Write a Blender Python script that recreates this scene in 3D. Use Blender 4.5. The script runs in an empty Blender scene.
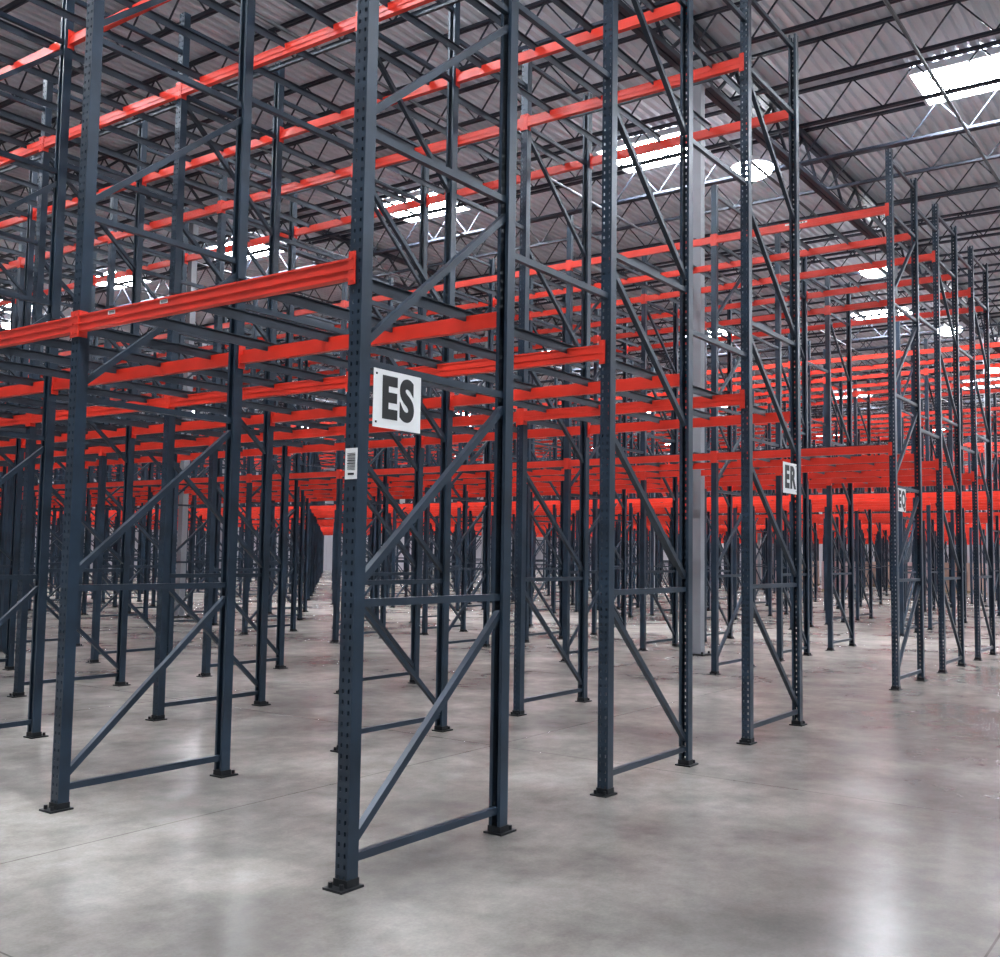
import bpy, math, random
from mathutils import Vector, Matrix
random.seed(4)
# ---------------------------------------------------------------- dimensions (metres)
A=1.2287; G=1.2232; L=2.3761
Z1=3.015; Z2=6.06; ZT=6.793; PITCH=9.6225
XS=[0,A,A+G,2*A+G,2*A+2*G,3*A+2*G]
BW=XS[5]
ZC=10.62
X0,X1,Y0,Y1=-22,92,-16,62
NB=23

# ---------------------------------------------------------------- materials
def mat(name, col, rough=.5, metal=0., var=.0, vscale=3., bump=0., col2=None, rvar=0.):
    m=bpy.data.materials.new(name); m.use_nodes=True
    nt=m.node_tree; b=nt.nodes['Principled BSDF']
    b.inputs['Roughness'].default_value=rough; b.inputs['Metallic'].default_value=metal
    tc=nt.nodes.new('ShaderNodeTexCoord'); n=nt.nodes.new('ShaderNodeTexNoise')
    n.inputs['Scale'].default_value=vscale; n.inputs['Detail'].default_value=4
    nt.links.new(tc.outputs['Object'],n.inputs['Vector'])
    r=nt.nodes.new('ShaderNodeValToRGB'); r.color_ramp.elements[0].position=.3; r.color_ramp.elements[1].position=.7
    c=col; d=col2 or tuple(x*(1+var) for x in col)
    r.color_ramp.elements[0].color=(*[x*(1-var) for x in c],1); r.color_ramp.elements[1].color=(*d,1)
    nt.links.new(n.outputs['Fac'],r.inputs['Fac']); nt.links.new(r.outputs['Color'],b.inputs['Base Color'])
    return m
def emis(name,col,s):
    m=bpy.data.materials.new(name); m.use_nodes=True; b=m.node_tree.nodes['Principled BSDF']
    b.inputs['Base Color'].default_value=(.8,.8,.8,1)
    b.inputs['Emission Color'].default_value=(*col,1); b.inputs['Emission Strength'].default_value=s
    return m
M_POST=mat('upright_paint',(.018,.035,.058),.34,.2,.40,2.5)
M_BRACE=mat('brace_paint',(.022,.037,.058),.38,.2,.3,3)
M_RAIL=mat('rail_steel',(.034,.045,.062),.40,.3,.25,3)
M_RED=mat('beam_red',(.82,.046,.024),.34,.0,.10,4)
M_PLATE=mat('footplate_steel',(.015,.017,.02),.5,.4,.2,8)
M_JOIST=mat('joist_paint',(.028,.035,.052),.42,.3,.2,3)
M_GIRD=mat('girder_paint',(.024,.030,.044),.5,.2,.2,2)
M_COL=mat('column_paint',(.30,.31,.34),.5,.0,.08,2)
M_WHITE=mat('sign_white',(.92,.92,.91),.4,0,.02,5)
M_BLACK=mat('sign_black',(.004,.004,.004),.45,0,0,5)
M_WALL=mat('wall_panel',(.38,.36,.39),.7,0,.12,.4)
M_CART=mat('cardboard',(.46,.31,.25),.8,0,.2,1.5)
M_WRAP=mat('pink_wrap',(.55,.38,.38),.5,0,.2,1.5)
M_WOOD=mat('pallet_wood',(.35,.24,.14),.8,0,.2,6)
M_FIX=mat('fixture_white',(.8,.8,.82),.4,0,.03,4)
M_PIPE=mat('sprinkler_pipe',(.07,.075,.085),.5,.2,.1,4)
M_SKY=emis('skylight_lens',(.88,.93,1.0),88)
M_LED=emis('led_lens_glow',(.90,.93,1.0),150)

def floor_mat():
    m=bpy.data.materials.new('polished_concrete'); m.use_nodes=True; nt=m.node_tree; N=nt.nodes; K=nt.links
    b=N['Principled BSDF']; tc=N.new('ShaderNodeTexCoord')
    def noise(s,d,r=.5,off=0.):
        mp=N.new('ShaderNodeMapping'); mp.inputs['Location'].default_value=(off,off*.7,3.7+off)
        K.new(tc.outputs['Object'],mp.inputs['Vector'])
        n=N.new('ShaderNodeTexNoise'); n.inputs['Scale'].default_value=s; n.inputs['Detail'].default_value=d
        n.inputs['Roughness'].default_value=r
        K.new(mp.outputs[0],n.inputs['Vector']); return n.outputs['Fac']
    def rng(src,a,c,f0=0.,f1=1.,kind='LINEAR',clamp=False):
        r=N.new('ShaderNodeMapRange'); r.clamp=clamp; r.interpolation_type=kind
        r.inputs['From Min'].default_value=f0; r.inputs['From Max'].default_value=f1
        r.inputs['To Min'].default_value=a; r.inputs['To Max'].default_value=c
        K.new(src,r.inputs['Value']); return r.outputs[0]
    def mth(op,a,b_):
        x=N.new('ShaderNodeMath'); x.operation=op
        K.new(a,x.inputs[0])
        if isinstance(b_,(int,float)): x.inputs[1].default_value=b_
        else: K.new(b_,x.inputs[1])
        return x.outputs[0]
    v=mth('MULTIPLY',rng(noise(.45,2,.5,5.),.12,1.88),rng(noise(1.5,6,.6,11.),.2,1.8))
    v=mth('MULTIPLY',v,rng(noise(9,5,.65,2.),.70,1.30))
    v=mth('MULTIPLY',v,rng(noise(60,3,.7,7.),.78,1.22))
    # traffic-worn, darker main aisle in front of the racks (Y < 0); paler slab under the racks
    sx=N.new('ShaderNodeSeparateXYZ'); K.new(tc.outputs['Object'],sx.inputs[0])
    yy=mth('ADD',sx.outputs['Y'],rng(noise(.5,3,.5,31.),-1.2,1.2))
    v=mth('MULTIPLY',v,rng(yy,.72,1.18,-2.2,1.2,'SMOOTHSTEP',True))
    col=N.new('ShaderNodeVectorMath'); col.operation='SCALE'; col.inputs[0].default_value=(.262,.243,.220); K.new(v,col.inputs['Scale'])
    br=N.new('ShaderNodeTexBrick'); br.offset=0; br.inputs['Scale'].default_value=1
    br.inputs['Brick Width'].default_value=4.81; br.inputs['Row Height'].default_value=4.2
    br.inputs['Mortar Size'].default_value=.006; br.inputs['Mortar Smooth'].default_value=.3
    br.inputs['Color1'].default_value=(1,1,1,1); br.inputs['Color2'].default_value=(1,1,1,1); br.inputs['Mortar'].default_value=(.5,.48,.47,1)
    mp=N.new('ShaderNodeMapping'); mp.inputs['Location'].default_value=(1.4,2.6,0)
    K.new(tc.outputs['Object'],mp.inputs['Vector']); K.new(mp.outputs[0],br.inputs['Vector'])
    mm=N.new('ShaderNodeVectorMath'); mm.operation='MULTIPLY'; K.new(col.outputs[0],mm.inputs[0]); K.new(br.outputs['Color'],mm.inputs[1])
    K.new(mm.outputs[0],b.inputs['Base Color'])
    K.new(rng(noise(1.1,3,.5,21.),.235,.270),b.inputs['Roughness'])
    b.inputs['Specular IOR Level'].default_value=.42
    return m
M_FLOOR=floor_mat()
M_DECK=mat('roof_deck_galvanised',(.62,.64,.69),.45,.0,.08,.8)

# ---------------------------------------------------------------- mesh builder
class MB:
    def __init__(s,mats): s.v=[]; s.f=[]; s.m=[]; s.mats=mats
    def box(s,x0,x1,y0,y1,z0,z1,m):
        i=len(s.v); mi=s.mats.index(m)
        s.v+=[(x0,y0,z0),(x1,y0,z0),(x1,y1,z0),(x0,y1,z0),(x0,y0,z1),(x1,y0,z1),(x1,y1,z1),(x0,y1,z1)]
        for q in ((0,3,2,1),(4,5,6,7),(0,1,5,4),(1,2,6,5),(2,3,7,6),(3,0,4,7)):
            s.f.append(tuple(i+k for k in q)); s.m.append(mi)
    def bar(s,p,q,w,h,m,side=(0,1,0),off=(0,0)):
        """rectangular bar from p to q; w along 'side', h perpendicular; off in that section frame"""
        p=Vector(p);q=Vector(q);d=(q-p).normalized(); sd=Vector(side); sd=(sd-d*sd.dot(d)).normalized(); n=d.cross(sd)
        i=len(s.v); mi=s.mats.index(m); o=sd*off[0]+n*off[1]
        for P in (p,q):
            for a,b in ((-1,-1),(1,-1),(1,1),(-1,1)):
                s.v.append(tuple(P+o+sd*a*w/2+n*b*h/2))
        for k in ((0,1,2,3),(7,6,5,4),(0,4,5,1),(1,5,6,2),(2,6,7,3),(3,7,4,0)):
            s.f.append(tuple(i+j for j in k)); s.m.append(mi)
    def chan(s,p,q,w,h,m,side=(0,1,0),t=.003):
        s.bar(p,q,t,h,m,side,(-w/2+t/2,0)); s.bar(p,q,w-t,t,m,side,(t/2,h/2-t/2)); s.bar(p,q,w-t,t,m,side,(t/2,-h/2+t/2))
    def cyl(s,c,r,z0,z1,m,n=12,axis='z'):
        i=len(s.v); mi=s.mats.index(m)
        for z in (z0,z1):
            for k in range(n):
                a=2*math.pi*k/n; x,y=r*math.cos(a),r*math.sin(a)
                s.v.append((c[0]+x,c[1]+y,z) if axis=='z' else (z,c[0]+x,c[1]+y))
        for k in range(n):
            s.f.append((i+k,i+(k+1)%n,i+n+(k+1)%n,i+n+k)); s.m.append(mi)
        s.f.append(tuple(i+k for k in reversed(range(n)))); s.m.append(mi)
        s.f.append(tuple(i+n+k for k in range(n))); s.m.append(mi)
    def lathe(s,prof,m,n=20,sx=1.,sy=1.):
        """prof: list of (radius,z)"""
        i=len(s.v); mi=s.mats.index(m)
        for (r,z) in prof:
            for k in range(n):
                a=2*math.pi*k/n; s.v.append((r*sx*math.cos(a),r*sy*math.sin(a),z))
        for q in range(len(prof)-1):
            for k in range(n):
                s.f.append((i+q*n+k,i+q*n+(k+1)%n,i+(q+1)*n+(k+1)%n,i+(q+1)*n+k)); s.m.append(mi)
    def mesh(s,name):
        me=bpy.data.meshes.new(name); me.from_pydata(s.v,[],s.f)
        for m in s.mats: me.materials.append(m)
        me.polygons.foreach_set('material_index',s.m); me.update(); return me
def obj(name,me,parent=None,loc=(0,0,0),rot=None):
    o=bpy.data.objects.new(name,me); bpy.context.collection.objects.link(o); o.location=loc
    if rot: o.rotation_euler=rot
    if parent: o.parent=parent
    return o
def empty(name,loc=(0,0,0)):
    o=bpy.data.objects.new(name,None); o.empty_display_size=.3; bpy.context.collection.objects.link(o); o.location=loc; return o

RM=[M_POST,M_BRACE,M_RAIL,M_RED,M_PLATE,M_WHITE,M_BLACK]
PW=.078; PD=.074; T=.0035
def post(b,x,s,holes):
    """C-section perforated upright; s=-1: web faces -X, s=+1 web faces +X"""
    wx=x+s*PD/2; wi=wx-s*T
    xa,xb=min(wx,wi),max(wx,wi)
    h=PW/2
    if holes:
        hw=.011; cy=.019; pitch=.0508; hh=.020
        b.box(xa,xb,-h,-cy-hw/2,.01,ZT,M_POST); b.box(xa,xb,-cy+hw/2,cy-hw/2,.01,ZT,M_POST); b.box(xa,xb,cy+hw/2,h,.01,ZT,M_POST)
        z=.01
        while z<ZT-.03:
            z1=min(z+pitch-hh,ZT)
            for yy in (-cy,cy): b.box(xa,xb,yy-hw/2,yy+hw/2,z,z1,M_POST)
            z+=pitch
    else: b.box(xa,xb,-h,h,.01,ZT,M_POST)
    fx0,fx1=sorted((wi,x-s*PD/2))
    b.box(fx0,fx1,-h,-h+T,.01,ZT,M_POST); b.box(fx0,fx1,h-T,h,.01,ZT,M_POST)
    lx0,lx1=sorted((x-s*PD/2,x-s*(PD/2-T)))
    b.box(lx0,lx1,-h+T,-h+.020,.01,ZT,M_POST); b.box(lx0,lx1,h-.020,h-T,.01,ZT,M_POST)
    f0,f1=sorted((x+s*.095,x-s*.055))
    b.box(f0,f1,-.062,.062,0,.011,M_PLATE)
    b.cyl((x+s*.07,.035),.011,.011,.035,M_PLATE,8); b.cyl((x+s*.07,-.035),.011,.011,.035,M_PLATE,8)
    s0,s1=sorted((x+s*(PD/2+.006),x-s*(PD/2+.003))); b.box(s0,s1,-h-.005,h+.005,.011,.045,M_PLATE)
def frame(b,i,holes):
    xa,xb=XS[2*i],XS[2*i+1]
    post(b,xa,-1,holes); post(b,xb,1,holes)
    a=xa+PD/2-.012; c=xb-PD/2+.012
    hz=[.13,1.33,2.50,3.66,4.82,5.98,6.66]
    for z in hz:
        if i==0 or z in(.13,1.33,3.66,5.98,6.66): b.chan((a,0,z),(c,0,z),.036,.038,M_BRACE)
    segs=[(.20,1.24),(1.42,2.42),(2.60,3.56),(3.76,4.72),(4.92,5.90)]
    for k,(z0,z1) in enumerate(segs):
        if i==0: b.chan((a,0,z0),(c,0,z1),.036,.038,M_BRACE)
        else: b.chan((a,0,z1),(c,0,z0),.036,.038,M_BRACE)
BH=.095
def beam(b,x,s,z,fine):
    """step beam between Y=0 and Y=L, top at z. s = web side"""
    y0,y1=PW/2+.003,L-PW/2-.003
    ox=x+s*(PD/2+.004)
    def bx(u0,u1,ya,yb,za,zb,m=M_RED):
        a,c=sorted((ox-s*u0,ox-s*u1)); b.box(a,c,ya,yb,za,zb,m)
    bx(0,.042,y0,y1,z-BH,z-.038)
    bx(0,.020,y0,y1,z-.038,z)
    if fine:
        bx(-.005,0,y0,y1,z-.058,z-.046); bx(-.005,0,y0,y1,z-.010,z)
        bx(-.004,.045,y0,y1,z-BH-.004,z-BH+.004)
    for ye,d in ((y0,1),(y1,-1)):
        ya,yb=sorted((ye,ye+d*.005)); bx(-.004,.055,ya,yb,z-.135,z+.030)
        ya,yb=sorted((ye,ye-d*.042)); bx(-.008,-.001,ya,yb,z-.135,z+.030)
        if fine:
            for k in range(3):
                yc=ye-d*.022; zc=z-.110+k*.055
                bx(-.012,-.008,yc-.007,yc+.007,zc-.007,zc+.007)
def bay(name,holes,extra=True,framed=True):
    b=MB(RM)
    for i in range(3): frame(b,i,holes)
    for (p,q) in ((1,2),(3,4)):
        for z in (3.35,4.9,6.4):
            b.bar((XS[p]+PD/2,0,z),(XS[q]-PD/2,0,z),.035,.04,M_BRACE)
    if extra:
        for z in (Z1,Z2):
            for k,x in enumerate(XS):
                beam(b,x,-1 if k%2==0 else 1,z,holes)
            for fy in (.13,.38,.62,.87):
                y=fy*L
                b.box(XS[0]-.010,XS[5]+.010,y-.003,y+.003,z-.034,z+.030,M_RAIL)
                b.box(XS[0]-.010,XS[5]+.010,y-.022,y+.022,z+.026,z+.030,M_RAIL)
            for x in (XS[0]+.35,XS[2]+.3,XS[4]+.3):
                b.box(x-.015,x+.015,.13*L,.87*L,z+.030,z+.052,M_RAIL)
    return b.mesh(name)
BAY_D=bay('rack_bay_detailed',True); BAY_S=bay('rack_bay',False)
END_D=bay('rack_end_frames',False,extra=False)
RACKS=[]
for k in range(0,9):
    P=empty('pallet_rack',(k*PITCH,0,0)); RACKS.append(P)
    for j in range(NB if k<6 else 16):
        det=(k==0 and j<4) or (k==1 and j<1)
        obj('bay_%d'%(j+1),BAY_D if det else BAY_S,P,(0,j*L,0))
    obj('end_frames',END_D,P,(0,(NB if k<6 else 16)*L,0))

# ---------------------------------------------------------------- signs
def sign(text,x,z,flip=False):
    P=empty('aisle_sign',(x,-PW/2-.004,z))
    b=MB([M_WHITE,M_BLACK,M_PLATE]); w,h=.36,.29
    b.box(0,w,-.003,0,-h/2,h/2,M_WHITE)
    for rx in ((.02,.02) if not flip else (w-.02,w-.02)):
        for rz in (-.12,.12): b.box(rx-.005,rx+.005,-.006,-.003,rz-.005,rz+.005,M_PLATE)
    obj('board',b.mesh('sign_board'),P)
    cu=bpy.data.curves.new('sign_text','FONT'); cu.body=text; cu.size=.31; cu.offset=.0150; cu.extrude=.0008
    cu.align_x='CENTER'; cu.align_y='CENTER'; cu.space_character=1.2
    cu.materials.append(M_BLACK)
    t=obj('lettering',cu,P,(w/2,-.0045,-.002),(math.pi/2,0,0)); t.scale=(.74,.90,1)
sign('ES',.056,2.335); sign('ER',XS[5]-.36-.11,2.335,True); sign('EQ',PITCH+.03,2.335)
def on_rack(k,name,b,loc):   # sticker is a part of its rack
    obj(name,b.mesh(name),RACKS[k],loc)
b=MB([M_WHITE,M_BLACK]); b.box(-.002,0,-.039,.039,-.075,.075,M_WHITE)
z=-.03
while z<.05:
    t=random.choice((.002,.003,.005)); b.box(-.0026,-.002,-.026,.026,z,z+t,M_BLACK); z+=t+random.choice((.003,.004))
b.box(-.0026,-.002,-.02,.02,-.055,-.045,M_BLACK)
on_rack(0,'barcode_label',b,(-PD/2-.001,0,2.0))
def beamlabel(k,x,y,z,w=.10):
    b=MB([M_WHITE,M_BLACK]); b.box(-.001,0,-w/2,w/2,-.012,.012,M_WHITE)
    for q in range(6): b.box(-.0016,-.001,-w*.4+q*w*.13,-w*.4+q*w*.13+w*.06,-.008,.008,M_BLACK)
    on_rack(k,'beam_label',b,(x,y,z))
for y in (1.50,2.0): beamlabel(0,-PD/2-.0045,y,Z1-.024,.07)
beamlabel(1,-PD/2-.0045,1.2,Z2-.024,.3)

# ---------------------------------------------------------------- shell
b=MB([M_FLOOR]); b.box(X0,X1,Y0,Y1,-.2,0,M_FLOOR); obj('floor',b.mesh('floor'))
def deck():
    v=[];f=[]; y=Y0; pitch=.20; d=.055; prof=[]
    while y<Y1:
        prof+=[(y,0),(y+.085,0),(y+.115,d),(y+.170,d)]; y+=pitch
    for (yy,zz) in prof: v.append((X0,yy,ZC+zz)); v.append((X1,yy,ZC+zz))
    for i in range(len(prof)-1): f.append((2*i,2*i+1,2*i+3,2*i+2))
    me=bpy.data.meshes.new('ceiling'); me.from_pydata(v,[],f); me.materials.append(M_DECK); return me
obj('ceiling',deck())
b=MB([M_WALL,M_FIX]); 
for k in range(int((Y1-Y0)/1.0)):
    y=Y0+k; b.box(X1,X1+.12,y+.01,y+.99,0,ZC,M_WALL)
b.box(X1+.12,X1+.2,Y0,Y1,0,ZC,M_WALL); obj('wall_east',b.mesh('wall_east'))
b=MB([M_WALL,M_FIX])
for k in range(int((X1-X0)/1.0)):
    x=X0+k; b.box(x+.01,x+.99,Y1,Y1+.12,0,ZC,M_WALL)
b.box(X0,X1,Y1+.12,Y1+.2,0,ZC,M_WALL); obj('wall_north',b.mesh('wall_north'))

def joist():
    b=MB([M_JOIST]); zt=ZC-.03; zb=9.86
    for s in (-.03,.03):
        b.box(s-.018,s+.018,Y0,Y1,zt-.05,zt,M_JOIST); b.box(s-.018,s+.018,Y0,Y1,zb,zb+.05,M_JOIST)
    y=Y0
    while y<Y1-1.1:
        b.bar((0,y,zb+.03),(0,y+.55,zt-.03),.024,.024,M_JOIST,(1,0,0)); b.bar((0,y+.55,zt-.03),(0,y+1.1,zb+.03),.024,.024,M_JOIST,(1,0,0)); y+=1.1
    return b.mesh('joist')
JM=joist(); P=empty('roof_joists'); x=X0+.8; k=0
while x<X1-.1:
    obj('joist_%d'%k,JM,P,(x,0,0)); x+=1.83; k+=1
def girder():
    b=MB([M_GIRD]); zt=ZC-.10; zb=9.62
    for s in (-.06,.06):
        b.box(X0,X1,s-.045,s+.045,zb,zb+.09,M_GIRD); b.box(X0,X1,s-.045,s+.045,zt-.09,zt,M_GIRD)
    x=X0
    while x<X1-1.83:
        b.bar((x,0,zb+.05),(x+.915,0,zt-.05),.05,.05,M_GIRD); b.bar((x+.915,0,zt-.05),(x+1.83,0,zb+.05),.05,.05,M_GIRD); x+=1.83
    return b.mesh('girder')
GM=girder(); P=empty('roof_girders')
YG=[3.76+13.3*i for i in range(-1,5)]
for i,y in enumerate(YG): obj('girder_%d'%i,GM,P,(0,y,0))
def column():
    b=MB([M_COL,M_PLATE]); s=.08
    b.box(-s,s,-s,s,.02,9.60,M_COL); b.box(-.17,.17,-.17,.17,0,.025,M_PLATE); b.box(-.15,.15,-.15,.15,9.56,9.615,M_COL)
    for x in (-.13,.13):
        for y in (-.13,.13): b.cyl((x,y),.018,.025,.06,M_PLATE,8)
    return b.mesh('steel_column')
CM=column()
COLS=[(12.1+k*12.2,y) for y in YG for k in range(-2,7)]
for (x,y) in COLS: obj('steel_column',CM,None,(x,y,0))
for i,y in enumerate([-3.5+3.9*j for j in range(15)]):
    b=MB([M_PIPE]); b.cyl((0,0),.03,X0,X1-.1,M_PIPE,8,'x'); obj('sprinkler_pipe',b.mesh('pipe'),None,(0,y,9.55))

def skylight():
    b=MB([M_FIX,M_SKY]); w,l=.75,1.0
    b.box(-w,w,-l,l,-.02,-.005,M_SKY)
    for a in (-1,1):
        x0,x1=sorted((a*w,a*(w+.06))); b.box(x0,x1,-l-.06,l+.06,-.12,0,M_FIX)
        y0,y1=sorted((a*l,a*(l+.06))); b.box(-w,w,y0,y1,-.12,0,M_FIX)
    return b.mesh('skylight')
SM=skylight()
for i in range(6):
    for j in range(-2,9):
        x=-1.7+18.15*i
        if x<X1-2: obj('skylight_panel',SM,None,(x,.2+6.65*j,ZC-.002))
def highbay():
    b=MB([M_FIX,M_LED,M_PIPE])
    b.lathe([(.001,.22),(.16,.20),(.20,.06),(.46,.0),(.46,-.03),(.44,-.03)],M_FIX,20)
    b.lathe([(.44,-.02),(.41,-.12),(.27,-.21),(.001,-.25)],M_LED,14)  # emissive dome shaped wide and deep to stand in for the lamp's glow
    b.cyl((0,0),.012,.22,.62,M_PIPE,8)
    return b.mesh('high_bay_light')
HM=highbay()
for i in range(-1,8):
    for y in (-8.5,4.8,34.,47.3):
        obj('high_bay_light',HM,None,(17.1+9.3*i,y,9.97))

def goods(m):
    b=MB([M_WOOD,m]);
    for y in (-.5,-.25,0,.25,.5): b.box(-.6,.6,y-.045,y+.045,.10,.125,M_WOOD)
    for x in (-.55,0,.55): b.box(x-.05,x+.05,-.55,.55,.0,.10,M_WOOD)
    for i in range(3):
        for j in range(3):
            for k in range(4):
                b.box(-.58+i*.39,-.58+i*.39+.375,-.53+j*.36,-.53+j*.36+.345,.127+k*.35,.127+k*.35+.34,m)
    return b.mesh('goods')
g1,g2=goods(M_CART),goods(M_WRAP)
for k in (5,6,7):
    for c in (0,2,4):
        for j in range(0,8):
            x,y=k*PITCH+XS[c]+A/2,(j+.5)*L
            if random.random()<.5 and all(abs(x-cx)>.9 or abs(y-cy)>.9 for cx,cy in COLS):
                obj('pallet_of_cartons',random.choice((g1,g2)),None,(x,y,0))

# ---------------------------------------------------------------- world + camera
w=bpy.data.worlds.new('world'); bpy.context.scene.world=w; w.use_nodes=True
w.node_tree.nodes['Background'].inputs[0].default_value=(.78,.87,1,1); w.node_tree.nodes['Background'].inputs[1].default_value=.42
yaw,pit,rol,F=.6195,.0739,.0149,1036.09
f=Vector((math.cos(pit)*math.cos(yaw),math.cos(pit)*math.sin(yaw),math.sin(pit)))
r=Vector((math.sin(yaw),-math.cos(yaw),0)); u=r.cross(f)
r2=math.cos(rol)*r+math.sin(rol)*u; u2=-math.sin(rol)*r+math.cos(rol)*u
c=bpy.data.cameras.new('camera'); co=bpy.data.objects.new('camera',c); bpy.context.collection.objects.link(co)
M=Matrix((( r2.x,u2.x,-f.x,-3.6743),(r2.y,u2.y,-f.y,-3.4746),(r2.z,u2.z,-f.z,1.57),(0,0,0,1)))
co.matrix_world=M
c.sensor_fit='HORIZONTAL'; c.sensor_width=36; c.lens=36*F/1000; c.clip_end=400
bpy.context.scene.camera=co
bpy.context.scene.view_settings.view_transform='Standard'
